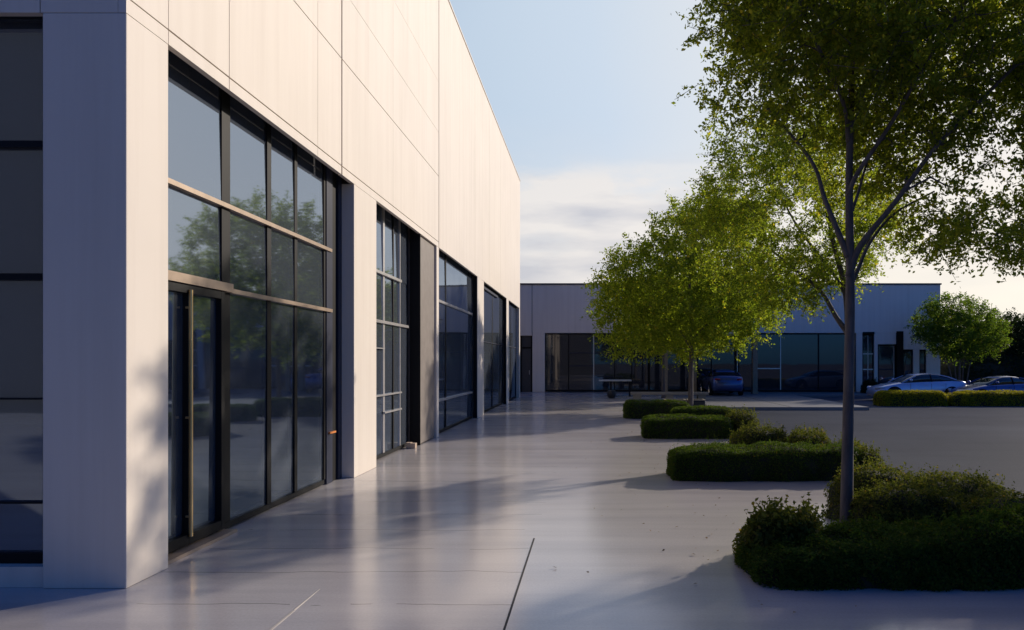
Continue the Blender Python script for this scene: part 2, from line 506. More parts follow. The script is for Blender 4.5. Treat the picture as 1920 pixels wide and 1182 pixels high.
# facade panels: each rectangle between the joints is one slab
w = SB()
ycuts = [(5.21, 0), (5.73, .008), (6.69, .012), (8.85, .008), (9.70, .048), (12.2, .006), (15.85, .055),
         (18.8, .008), (20.75, .012), (22.2, .007), (23.6, .014), (26.5, .012), (29.7, .010), (33.7, 0)]
for (ya, ga), (yb, gb) in zip(ycuts[:-1], ycuts[1:]):
    zc = [(LIP, 0), (4.45, .016), (5.95, .014), (6.95, .007), (8.1, .005), (ROOF, 0)] if yb <= 15.9 else [(LIP, 0), (ROOF, 0)]
    if yb <= 5.74: zc = [(LIP, 0), (4.45, .012), (5.95, .01), (8.1, .006), (ROOF, 0)]
    for (za, ha), (zb, hb) in zip(zc[:-1], zc[1:]):
        w.box(FX - 0.06, FX, ya + ga / 2, yb - gb / 2, za + ha / 2, zb - hb / 2, M['stucco'])
facade = w.out('facade_panel')
w = SB()
xe = [FX - 18, FX - 12, FX - 7.2, FX - 3.6, -4.147, FX - 0.064]
for xa, xb in zip(xe[:-1], xe[1:]):
    w.box(xa + .005, xb - .005 if xb < -3.6 else xb, Y0, Y0 + 0.06, LIP, ROOF, M['stucco'])
w.out('end_panel')

# piers
PIERS = [(5.21, 5.73), (10.2, 11.26), (15.62, 15.85), (21.2, 22.45), (28.4, 29.15), (33.35, 33.7)]
for i, (a, c) in enumerate(PIERS):
    w = SB()
    w.box(-4.13 if i == 0 else -4.02, FX, a, c, 0.0, LIP - 0.002, M['stucco'])
    w.box(-4.12 if i == 0 else -4.01, FX - 0.07, a + 0.07, c - 0.01, LIP - 0.002, SOF - 0.003, M['soffit'])
    w.out('pier', bevel=0.008)

# interior
w = SB(); w.box(FX - 17.5, -4.03, Y0 + 0.25, Y1 - 0.31, -0.1, 0.02, M['interior_floor']); w.out('interior_floor')
w = SB()
w.box(-10.2, -10.0, Y0 + 0.35, Y1 - 0.35, 0.02, SOF - 0.004, M['interior_wall'])
for yy in (11.0, 15.8, 22.0, 28.8):
    w.box(-9.98, -4.05, yy, yy + 0.12, 0.02, SOF - 0.004, M['interior_wall'])
w.out('interior_wall')
w = SB(); w.box(-4.45, -4.40, 5.95, 10.0, .02, 2.44, M['pane_backing']); w.out('added_grey_board')  # grey board added behind the glass to lighten the lower panes

def window(name, glass_x, ya, yb, zb, mulls, trans, fcol, tcol, zt=SOF - 0.006, mw=0.06, parent_label=None):
    """frame as one mesh (part), its glass as one mesh (sub-part)"""
    f = SB(); gx = glass_x
    mat, tm = fcol, tcol
    g = SB()
    zs = [zb + .06] + sorted(set(round(q[0], 3) for q in trans if q[1] >= .045 and q[0] > 1.5)) + [zt - .07]
    zs = [z for i, z in enumerate(zs) if i == 0 or z - zs[i - 1] > .2]
    ys = [ya + .055] + [q[0] for q in mulls] + [yb - .055]
    def slant(y0, y1, za, zc, xa_, xc_, x_off0, x_off1, m_):
        k = len(f.v)
        f.v += [(xa_ + x_off0, y0, za), (xa_ + x_off1, y0, za), (xa_ + x_off0, y1, za), (xa_ + x_off1, y1, za),
                (xc_ + x_off0, y0, zc), (xc_ + x_off1, y0, zc), (xc_ + x_off0, y1, zc), (xc_ + x_off1, y1, zc)]
        for q in ((0, 2, 3, 1), (4, 5, 7, 6), (0, 1, 5, 4), (2, 6, 7, 3), (0, 4, 6, 2), (1, 3, 7, 5)):
            f.f.append(tuple(k + i for i in q)); f.m.append(f.mi(m_))
    for za, zc in zip(zs[:-1], zs[1:]):
        up = za > 2.0                                   # upper lights lean back at the head, the tall lower lights lean in at the foot
        lean = (zc - za) * math.tan(rad(0.7 if up else 0.3))
        xb_, xt_ = (gx + lean * .5, gx - lean * .5) if up else (gx - lean * .6, gx + lean * .4)
        for yc, yd in zip(ys[:-1], ys[1:]):
            tw = random.uniform(-.004, .004)
            g.face([(xb_ + tw, yc, za), (xb_ - tw, yd, za), (xt_ - tw, yd, zc), (xt_ + tw, yc, zc)], M['glass'])
        slant(ya + .002, ya + .06, za + .001, zc - .001, gx, gx, -.05, .016, mat)
        slant(yb - .06, yb - .002, za + .001, zc - .001, gx, gx, -.05, .016, mat)
        for y, wd, col in mulls: slant(y - wd / 2, y + wd / 2, za + .001, zc - .001, gx, gx, -.05, .015, col)
    f.box(gx - .13, gx + .022, ya + .062, yb - .062, zt - .07, zt - .001, mat)
    f.box(gx - .13, gx + .022, ya + .062, yb - .062, zb + .001, zb + .06, mat)
    for z, h, y_a, y_b, proud in trans:
        f.box(gx - .12, gx + proud, y_a, y_b, z - h / 2, z + h / 2, tm)
    fr = f.out(name)
    g.out('pane', fr)
    fr.parent = bld
    return fr
def fixpane():
    pass

B, S = M['black'], M['silver']
w1 = window('window', -3.72, 5.75, 9.64, 0.02,
            [(7.02, .16, B), (7.96, .10, B), (8.68, .08, B)],
            [(3.28, .045, 5.80, 9.80, .05), (2.43, .045, 6.95, 9.80, .055), (2.455, .085, 5.80, 7.06, .07)], B, M['bronze'])
w2 = window('window', -3.75, 11.27, 14.1, 0.02,
            [(12.45, .10, S), (13.05, .06, B), (13.5, .05, S)],
            [(3.28, .05, 11.33, 13.5, .05), (2.42, .05, 11.33, 14.0, .05), (1.12, .03, 11.33, 13.5, .05), (0.80, .03, 12.4, 13.5, .05), (1.95, .02, 11.33, 12.4, .05)], B, S)
w3 = window('window', -3.66, 15.86, 21.17, 0.02,
            [(17.3, .09, B)],
            [(3.16, .06, 15.92, 21.0, .05), (0.80, .05, 15.92, 21.0, .05)], B, S)
w4 = window('window', -3.66, 22.46, 28.37, 0.02, [(25.4, .09, B)], [(4.2, .08, 22.5, 26.5, .07), (2.4, .03, 22.5, 28.2, .03)], B, M['navy'])
w5 = window('window', -3.66, 29.16, 33.33, 0.02, [(31.2, .09, B)], [(2.4, .04, 29.2, 33.2, .03)], B, M['navy'])

# jamb lining on the far reveals, and the dark upright panel closing the first bay
for (a, gx) in ((14.2, -3.75), (21.2, -3.66), (28.4, -3.66)):
    w = SB(); w.box(gx + .025, FX - .012, a - .022, a - .002, .005, SOF - .01, B); w.out('jamb')
w = SB()
w.box(-3.78, -3.69, 9.645, 9.86, .005, SOF - .01, M['navy'])
w.box(-3.78, -3.71, 9.862, 10.06, .005, SOF - .01, B)
w.box(-3.78, -3.68, 10.062, 10.197, .005, SOF - .01, M['navy'])
w.out('dark_panel')
w = SB(); w.box(-3.688, -3.66, 9.70, 9.92, .70, .725, M['orange']); w.out('marker_strip')
# taupe sheet panel beside the second window
w = SB(); w.box(-3.80, FX - .05, 14.21, 15.61, 0.02, SOF - .01, M['taupe']); w.out('metal_panel', bevel=0.004)
# entrance door inside the first window bay
d = SB()
dx = -3.672
for y in (5.86, 6.33, 6.88): d.box(dx - .05, dx + .012, y - .03, y + .03, .05, 2.40, B)
for (a, c) in ((5.892, 6.298), (6.362, 6.848)):
    d.box(dx - .05, dx + .011, a, c, 2.33, 2.40, B)
    d.box(dx - .05, dx + .011, a, c, .05, .14, B)
door = d.out('door')
h = SB(); h.tube([(-3.645, 6.30, .12), (-3.645, 6.30, 2.36)], [.018, .018], M['brass'], 10)
for z in (.3, 1.2, 2.2): h.tube([(-3.69, 6.30, z), (-3.645, 6.30, z)], [.011, .011], M['brass'], 6)
hh = h.out('handle', door)
t = SB(); t.box(-3.78, -3.56, 5.76, 6.96, .001, .03, M['bronze']); t.out('threshold', door)

# end wall window (faces the camera)
f = SB()
ey = Y0 + 0.16
xa, xb = -12.0, -4.135
for x in (xb - .05, -7.0, -9.6): f.box(x - .03, x + .045, ey - .05, ey + .06, .16, SOF - .006, B)
for z, hgt in ((.19, .09), (.62, .012), (1.42, .012), (2.36, .05), (3.38, .05), (4.44, .16)):
    f.box(xa, xb - .09, ey - .045, ey + .055, z - hgt / 2, z + hgt / 2, B)
ef = f.out('end_window')
g = SB(); g.box(xa, xb - .06, ey, ey + .012, .2, SOF - .05, M['glass']); g.out('pane', ef)
w = SB(); w.box(FX - 18, -4.135, Y0 + .03, ey + .08, .001, .155, M['stucco']); w.out('plinth')
w = SB(); w.box(FX - 18, -12.01, Y0 + .01, ey + .1, .157, LIP, M['stucco']); w.out('end_wall')

# ------------------------------------------------------------------ unseen dark block, added to darken the end wall and its windows
opp = empty('added_dark_block', (-14, -13, 0), 'unseen dark block added behind the camera to darken the end wall and window', 'building')
m = MB()
m.box(-22, 14, -10, -.2, LOT, 13.5, M['interior_dark'])
m.build('wall', opp)
m = MB()
m.box(-22.1, 14.1, -10.1, .12, 13.504, 13.8, M['coping'])
m.build('coping', opp)
# ------------------------------------------------------------------ low building across the end
FY = 40.0
far = empty('office_building', (0, FY, 0), 'low grey flat roofed office building closing off the end of the walkway', 'building')
class FB(BB):
    root, off = far, (0, FY, 0)
RF, HB = 6.18, 3.40
w = FB()
w.box(-22, -3.475, FY, FY + .35, HB - .15, RF, M['stucco_far'])
w.box(-3.445, 20.1, FY, FY + .35, HB, RF, M['stucco_far'])
w.box(-3.474, -3.446, FY + .03, FY + .3, 3.25, RF, M['core'])
w.box(-22, -4.15, FY, FY + .35, 0, HB - .152, M['stucco_far'])
w.box(-3.44, -2.72, FY, FY + .35, 0, HB - .002, M['stucco_far'])
w.box(15.25, 15.6, FY, FY + .35, 0, HB - .002, M['stucco_far'])
w.box(16.3, 16.5, FY + .02, FY + .35, 0, HB - .002, M['stucco_far'])
w.box(16.502, 17.55, FY + .01, FY + .35, 2.75, HB - .002, M['stucco_far'])
w.box(17.95, 18.9, FY + .01, FY + .35, 2.45, HB - .002, M['stucco_far'])
w.box(18.55, 18.9, FY + .012, FY + .35, 0, 2.448, M['stucco_far'])
w.box(18.902, 20.1, FY + .01, FY + .35, 2.45, HB - .002, M['stucco_far'])
w.box(19.3, 20.1, FY + .012, FY + .35, 0, 2.448, M['stucco_far'])
w.box(19.7, 20.1, FY + .36, FY + 15, 0, RF, M['stucco_far'])
w.box(-22, -21.6, FY + .36, FY + 15, 0, RF, M['stucco_far'])
w.box(-21.59, 19.69, FY + 14.6, FY + 15, 0, RF - .3, M['stucco_far'])
w.out('wall', bevel=0.01)
w = FB(); w.box(-22.05, 20.15, FY - .05, FY + .45, RF + .003, RF + .09, M['coping'])
w.box(19.6, 20.15, FY + .452, FY + 15.05, RF + .003, RF + .09, M['coping']); w.out('coping')
w = FB(); w.box(-21.5, 19.65, FY + .4, FY + 14.5, RF - .25, RF - .1, M['roofing']); w.out('roof')
w = FB(); w.box(-21.5, 19.6, FY + .2, FY + 14.4, -.1, .01, M['interior_floor'])
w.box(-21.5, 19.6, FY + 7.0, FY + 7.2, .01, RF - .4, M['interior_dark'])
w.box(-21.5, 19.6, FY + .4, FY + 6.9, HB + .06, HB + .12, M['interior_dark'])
for x in (3.6, 9.4, 12.2): w.box(x, x + .12, FY + 2.2, FY + 6.9, .01, HB + .05, M['interior_wall'])
w.out('interior')
w = FB(); w.box(17.56, 17.94, FY - .06, FY + .3, 0, HB + .1, M['black']); w.out('pilaster')
w = FB(); w.box(15.62, 16.28, FY - .04, FY + .02, HB - .05, HB + .06, M['black']); w.out('lintel')

def far_window(x0, x1, z0, z1, mulls, trans=(), depth=.12, col=B):
    f = FB(); y = FY + depth
    f.box(x0, x0 + .06, y - .04, y + .06, z0, z1, col); f.box(x1 - .06, x1, y - .04, y + .06, z0, z1, col)
    f.box(x0 + .061, x1 - .061, y - .04, y + .06, z1 - .08, z1 - .003, col); f.box(x0 + .061, x1 - .061, y - .04, y + .06, z0, z0 + .1, col)
    for x, wd, c in mulls: f.box(x - wd / 2, x + wd / 2, y - .05, y + .05, z0 + .101, z1 - .081, c)
    for z, a, c, cc in trans: f.box(a, c, y - .045, y + .045, z - .03, z + .03, cc)
    fr = f.out('window')
    g = FB(); g.box(x0 + .05, x1 - .05, y - .006, y + .006, z0 + .05, z1 - .05, M['glass_far']); g.out('pane', fr)
    return fr
far_window(-2.70, 3.28, .02, HB - .004, [(-1.35, .05, B), (.1, .05, S), (1.3, .04, B), (2.3, .05, B)], [(2.25, -1.33, 1.3, M['navy']), (1.5, -1.33, .1, M['navy'])])
far_window(3.30, 9.30, .02, HB - .004, [(4.2, .04, S), (6.1, .06, B), (6.9, .05, B), (8.4, .05, S)], [(2.7, 5.0, 9.0, B)])
far_window(9.32, 15.23, .02, HB - .004, [(10.9, .05, S), (13.1, .06, B)], [(1.35, 9.4, 10.9, S), (1.2, 13.1, 15.1, M['navy'])])
far_window(15.62, 16.28, .02, HB - .06, [(15.95, .03, S)], [(2.2, 15.66, 16.25, S), (1.3, 15.66, 16.25, S)])
far_window(16.52, 17.54, .02, 2.745, [(17.45, .03, S)], [(1.3, 16.6, 17.4, M['navy'])])
far_window(17.96, 18.54, .02, 2.445, [])
far_window(18.91, 19.29, .02, 2.445, [])
# door at the far left
d = FB(); y = FY + .15
d.box(-4.14, -4.05, y - .05, y + .05, 0, 3.245, B); d.box(-3.54, -3.45, y - .05, y + .05, 0, 3.245, B)
d.box(-4.049, -3.541, y - .05, y + .05, 2.5, 2.6, B); d.box(-4.049, -3.541, y - .03, y + .03, 0.01, 2.49, M['interior_dark'])
d.box(-4.049, -3.541, y - .01, y + .01, 2.61, 3.24, M['interior_dark'])
fd = d.out('door')
d = FB(); d.tube([(-3.62, y - .08, 1.0), (-3.62, y - .08, 1.25)], [.015, .015], S, 6); d.out('handle', fd)
# entrance canopy
c = FB(); c.box(3.95, 9.05, 37.6, 39.95, 3.28, 3.70, M['stucco_far'])
c.box(3.90, 9.10, 37.55, 39.94, 3.703, 3.77, M['post']); c.box(3.93, 9.07, 37.57, 37.95, 3.16, 3.277, M['post'])
c.out('canopy')
for x in (3.98, 5.55, 8.86):
    c = FB(); c.box(x - .13, x + .13, 37.62, 37.9, -.005, 3.158 if x < 9.3 else 3.7, M['post'])
    c.box(x - .17, x + .17, 37.58, 37.94, -.005, .12, M['post']); c.out('canopy_post', bevel=.01)
c = FB(); c.box(1.62, 1.95, FY - .09, FY - .002, 3.4, 4.1, M['stucco_far']); c.box(1.5, 2.0, FY - .14, FY - .02, 4.1, 4.16, M['post']); c.out('wall_bracket')

# things inside and outside that building
k = empty('reception_desk', (7.2, 41.2, .01), 'pale blue fronted desk behind the glass under the entrance canopy', 'desk')
m = MB(); m.box(-.85, .95, -.3, .3, .02, .62, M['desk']); m.build('desk_front', k, bevel=.01)
m = MB(); m.box(-.9, 1.0, -.36, .34, .62, .70, M['white_item']); m.build('desk_top', k, bevel=.01)
m = MB(); m.box(-.95, 1.05, .6, .9, 1.16, 1.2, M['desk'])
for i in range(14):
    x = -.75 + i * .125; hgt = .10 + .12 * random.random()
    m.box(x, x + .07, .66, .82, 1.2, 1.2 + hgt, M['white_item'])
m.box(-.95, -.9, .6, .9, .02, 1.16, M['desk']); m.box(1.0, 1.05, .6, .9, .02, 1.16, M['desk'])
m.build('shelf', k)

t = empty('outdoor_table', (1.3, 35.0, 0), 'long pale topped table standing outside the low office building', 'table')
m = MB(); m.box(-.95, .68, -.4, .4, .76, .83, M['silver']); m.build('tabletop', t, bevel=.008)
for x, y in ((-.35, -.3), (-.35, .3), (.6, -.3), (.6, .3)):
    m = MB(); m.box(x - .03, x + .03, y - .03, y + .03, 0, .758, B); m.build('leg', t)

def lathe(m, prof, mat, n=20):
    k0 = len(m.v); i = m.mi(mat)
    for r, z in prof:
        for q in range(n):
            a = 2 * math.pi * q / n; m.v.append((r * math.cos(a), r * math.sin(a), z))
    for j in range(len(prof) - 1):
        for q in range(n):
            a = k0 + j * n + q; b_ = k0 + j * n + (q + 1) % n
            m.f.append((a, b_, b_ + n, a + n)); m.m.append(i)
m = MB(); lathe(m, [(.0, 0), (.13, 0), (.2, .1), (.22, .22), (.19, .34), (.16, .38), (.13, .37), (.0, .33)], M['planter'])
o = m.build('plant_pot', loc=(.93, 33.0, 0), smooth=True); tag(o, 'rounded black pot on the paving below the long table', 'pot')

t = empty('garden_bench', (3.5, 31.4, 0), 'low buff concrete bench behind the farthest hedges', 'bench')
m = MB(); m.box(-1.75, 1.75, -.25, .25, .24, .36, M['bench']); m.build('seat', t, bevel=.012)
for x in (-1.45, 0, 1.45):
    m = MB(); m.box(x - .18, x + .18, -.2, .2, 0, .238, M['bench']); m.build('leg', t, bevel=.01)

for i, (x0, x1) in enumerate(((2.62, 3.36), (3.44, 4.05))):
    t = empty('planter_box', ((x0 + x1) / 2, 25.0, 0), ('longer' if i == 0 else 'shorter') + ' black planter box behind the far hedges, ' + ('beside' if i == 0 else 'right of') + ' the tree trunk', 'planter', 'black planter boxes by the far tree')
    hw = (x1 - x0) / 2
    m = MB(); m.box(-hw, hw, -.3, .3, 0, .34, M['planter']); m.build('box', t, bevel=.05)
    m = MB(); m.box(-hw - .01, hw + .01, -.31, -.25, .341, .37, M['bench']); m.box(-hw - .01, hw + .01, .25, .31, .341, .37, M['bench'])
    m.box(-hw - .01, -hw + .05, -.249, .249, .341, .37, M['bench']); m.box(hw - .05, hw + .01, -.249, .249, .341, .37, M['bench']); m.build('rim', t)

m = MB(); m.box(-.09, .09, -.07, .07, 0, .10, M['card']); m.box(-.10, -.0, -.075, .075, .101, .112, M['card'])
o = m.build('cardboard_box', loc=(-3.58, 13.75, .002), bevel=.004); tag(o, 'small tan box on the paving in front of the second window', 'box')

# ------------------------------------------------------------------ foliage
def unit(v): return v / np.maximum(np.linalg.norm(v, axis=1, keepdims=True), 1e-9)

def leaf_arrays(rng, pts, nrm, size, aspect=0.5, jitter=0.8):
    """one small folded diamond per point"""
    n = len(pts)
    nn = unit(nrm + rng.normal(0, jitter, (n, 3)))
    t = unit(np.cross(nn, rng.normal(0, 1, (n, 3))))
    bt = np.cross(nn, t)
    s = size * rng.uniform(0.6, 1.35, (n, 1))
    base = pts - t * s * 0.5; tip = pts + t * s * 0.5
    fold = nn * s * 0.10
    l_ = pts - t * s * .06 + bt * s * aspect * .5 + fold
    r_ = pts - t * s * .06 - bt * s * aspect * .5 + fold
    return np.stack([base, r_, tip, l_], 1).reshape(-1, 3)

def mesh_from(name, verts, quads, mats, midx=None, smooth=False):
    me = bpy.data.meshes.new(name)
    nv, nf = len(verts), len(quads)
    me.vertices.add(nv); me.vertices.foreach_set('co', np.asarray(verts, np.float32).ravel())
    me.loops.add(nf * 4); me.loops.foreach_set('vertex_index', np.asarray(quads, np.int32).ravel())
    me.polygons.add(nf)
    me.polygons.foreach_set('loop_start', np.arange(0, nf * 4, 4, dtype=np.int32))
    for m_ in mats: me.materials.append(m_)
    if midx is not None: me.polygons.foreach_set('material_index', np.asarray(midx, np.int32))
    if smooth: me.polygons.foreach_set('use_smooth', np.ones(nf, bool))
    me.update(calc_edges=True)
    return me

def fbm(p, sc, seed):
    """cheap smooth 3-D noise from sines, vectorised"""
    rng = np.random.default_rng(seed)
    out = np.zeros(len(p)); amp = 1.0
    for o_ in range(4):
        for _ in range(3):
            k_ = rng.normal(0, 1, 3); k_ /= np.linalg.norm(k_)
            out += amp * np.sin((p @ k_) * sc * (1.9 ** o_) * 2.2 + rng.uniform(0, 6.3))
        amp *= 0.55
    return out / 4.0

def hedge(name, label, x0, x1, y0, y1, h, mat, cat='hedge', power=7.0, rough=0.04, leaf=0.035, n=9000, seed=1, group=None, spikes=0, slope=(1, 1), z0=0.0, loc=None, fuzz=0.35, nscale=3.0, cover=1.0):
    """a clipped hedge (high power) or a mound (low power): dark core plus a shell of leaves"""
    rng = np.random.default_rng(seed)
    a, b_ = (x1 - x0) / 2, (y1 - y0) / 2
    cx, cy = (x0 + x1) / 2, (y0 + y1) / 2
    def shape(p):
        q = np.abs(p) / np.array([a, b_, h])
        r = (q ** power).sum(1) ** (-1 / power)
        s = p * r[:, None]
        g = np.sign(s) * (np.abs(s) / np.array([a, b_, h])) ** (power - 1) / np.array([a, b_, h])
        g = unit(g)
        d = fbm(s + [cx, cy, 0], nscale, seed) * rough + fbm(s + [cx, cy, 0], nscale * 3.5, seed + 5) * rough * .45
        return s + g * d[:, None], g
    # core
    nu, nv_ = 40, 10
    uu = np.linspace(0, 2 * np.pi, nu, endpoint=False); vv = np.linspace(0, np.pi / 2 * .98, nv_)
    U, V = np.meshgrid(uu, vv)
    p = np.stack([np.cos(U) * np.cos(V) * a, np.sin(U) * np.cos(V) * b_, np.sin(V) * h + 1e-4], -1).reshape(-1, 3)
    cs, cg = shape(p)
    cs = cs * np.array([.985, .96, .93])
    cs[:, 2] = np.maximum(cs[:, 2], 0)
    quads = []
    for j in range(nv_ - 1):
        for i in range(nu):
            i2 = (i + 1) % nu
            quads.append((j * nu + i, j * nu + i2, (j + 1) * nu + i2, (j + 1) * nu + i))
    # leaves
    At, As, Ae = 4 * a * b_, 4 * a * h, 4 * b_ * h
    n = int(n * cover)
    pick = rng.choice(4, n, p=np.array([At, As * .65, As * .35, Ae]) / (At + As + Ae))
    r1, r2 = rng.uniform(-1, 1, n), rng.uniform(0, 1, n)
    p = np.zeros((n, 3))
    m0 = pick == 0; p[m0] = np.stack([r1[m0] * a, (r2[m0] * 2 - 1) * b_, np.full(m0.sum(), h)], 1)
    m1 = pick == 1; p[m1] = np.stack([r1[m1] * a, np.full(m1.sum(), -b_), r2[m1] * h + .001], 1)
    m2 = pick == 2; p[m2] = np.stack([r1[m2] * a, np.full(m2.sum(), b_), r2[m2] * h + .001], 1)
    m3 = pick == 3; p[m3] = np.stack([np.where(rng.random(m3.sum()) < .6, -a, a), r1[m3] * b_, r2[m3] * h + .001], 1)
    ls, lg = shape(p)
    ls = ls + lg * (rng.uniform(-1.0, fuzz * 1.6, n) * leaf)[:, None]
    ls[:, 2] = np.maximum(ls[:, 2], leaf * .4)
    lv = leaf_arrays(rng, ls, lg + [0, 0, .3], leaf)
    allv = [cs, lv]
    if spikes:
        k_ = rng.choice(np.where(ls[:, 2] > h * .75)[0], spikes)
        sp = []
        for i in k_:
            ln = rng.uniform(.05, .16) * (h / .45); dr = unit((np.array([0, 0, 1.0]) + rng.normal(0, .35, 3))[None])[0]
            for q in np.linspace(0.1, 1, 9): sp.append(ls[i] + dr * ln * q + rng.normal(0, leaf * .3, 3))
        sp = np.array(sp)
        allv.append(leaf_arrays(rng, sp, np.tile([0, 0, .4], (len(sp), 1)), leaf))
    V_ = np.concatenate(allv)
    nl = (len(V_) - len(cs)) // 4
    Q = np.concatenate([np.array(quads), len(cs) + np.arange(nl * 4).reshape(-1, 4)])
    mi = np.concatenate([np.zeros(len(quads), int), np.ones(nl, int)])
    V_ = V_.copy(); V_[:, 2] *= np.interp(V_[:, 0], [-a, a], slope)
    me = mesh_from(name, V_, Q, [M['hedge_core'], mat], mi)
    o = bpy.data.objects.new(name, me); COL.objects.link(o)
    o.location = (cx, cy, z0)
    tag(o, label, cat, group)
    return o

HG = 'clipped hedges in the beds along the walkway'
MG = 'rounded shrubs in the beds along the walkway'
hedge('hedge', 'dark leafy hedge in the nearest bed, at the foot of the tall tree', 1.27, 4.08, 5.22, 6.0, .365, M['leaf_hedge'], power=6, rough=.075, leaf=.027, n=62000, seed=3, group=HG, spikes=500, slope=(.66, 1.2), fuzz=1.0)
hedge('hedge', 'long box clipped hedge with straight front, second bed from the camera', 1.14, 3.95, 9.9, 10.75, .45, M['leaf_hedge'], power=10, rough=.05, leaf=.024, n=38000, seed=4, group=HG, spikes=60)
hedge('hedge', 'shorter clipped hedge in the third bed, just left of the pale kerb', 1.14, 3.15, 15.4, 16.25, .47, M['leaf_hedge'], power=7, rough=.055, leaf=.035, n=14000, seed=5, group=HG)
hedge('hedge', 'low hedge right of and in front of the farthest walkway hedge', 2.2, 3.95, 19.0, 19.8, .46, M['leaf_hedge'], power=6, rough=.04, leaf=.04, n=8000, seed=6, group=HG)
hedge('hedge', 'farthest clipped hedge along the walkway, in front of the black planters', .98, 3.0, 20.9, 21.8, .52, M['leaf_hedge'], power=7, rough=.04, leaf=.04, n=9000, seed=8, group=HG)
for nm, lab, x, y, rx, ry, h, n, sd, lf in (
    ('shrub', 'straggly shrub with loose leafy tips at the left end of the nearest hedge', 1.60, 5.85, .34, .28, .42, 4500, 11, .045),
    ('shrub', 'sunlit rounded shrub just right of the near tree trunk', 3.05, 6.75, .52, .45, .46, 12000, 12, .03),
    ('shrub', 'rounded shrub behind the nearest hedge with its crest highest against the asphalt', 3.15, 7.55, .52, .5, .53, 11000, 13, .03),
    ('shrub', 'broad rounded shrub beside the kerb at the right edge of the nearest bed', 3.85, 7.35, .58, .55, .47, 12000, 14, .03),
    ('shrub', 'low sloping shrub nearest the camera along the right kerb', 4.0, 6.5, .5, .6, .38, 9000, 15, .03),
    ('shrub', 'golden edged shrub closing the right end of the second bed hedge', 4.0, 10.5, .24, .75, .46, 5500, 16, .032),
    ('shrub', 'dark rounded shrub behind the middle of the second bed hedge', 3.05, 12.6, .58, .5, .50, 6500, 17, .034),
    ('shrub', 'rounded shrub behind the second bed hedge, beside the kerb', 3.82, 12.3, .42, .5, .48, 6000, 18, .034),
    ('shrub', 'rounded bushy shrub at the right end of the third bed', 3.42, 15.9, .38, .45, .55, 4500, 19, .036)):
    hedge(nm, lab, x - rx, x + rx, y - ry, y + ry, h, M['leaf_mound'], cat='shrub', power=2.5, rough=.075, leaf=lf, n=n, seed=sd, group=MG, spikes=90 if sd != 11 else 150, nscale=4.5, fuzz=.8)
YG = 'yellow green hedges along the car park'
hedge('hedge', 'yellow green hedge in front of the silver car', 12.05, 14.95, 28.9, 29.9, .62, M['leaf_yellow'], power=6, rough=.04, leaf=.055, n=12000, seed=21, group=YG, z0=LOT)
hedge('hedge', 'long yellow green hedge in front of the dark blue cars', 15.05, 21.5, 28.9, 29.9, .60, M['leaf_yellow'], power=6, rough=.05, leaf=.055, n=22000, seed=22, group=YG, z0=LOT)
hedge('shrub', 'small dark shrub against the low building, left of the silver car', 15.0, 16.0, 38.2, 39.0, .75, M['leaf_dark'], cat='shrub', power=2.4, rough=.06, leaf=.06, n=3000, seed=23, spikes=20)

def inside(p, ell):
    best = np.full(len(p), 9.0)
    for c0, r0 in ell:
        best = np.minimum(best, (((p - np.array(c0)) / np.array(r0)) ** 2).sum(1) ** .5)
    return best

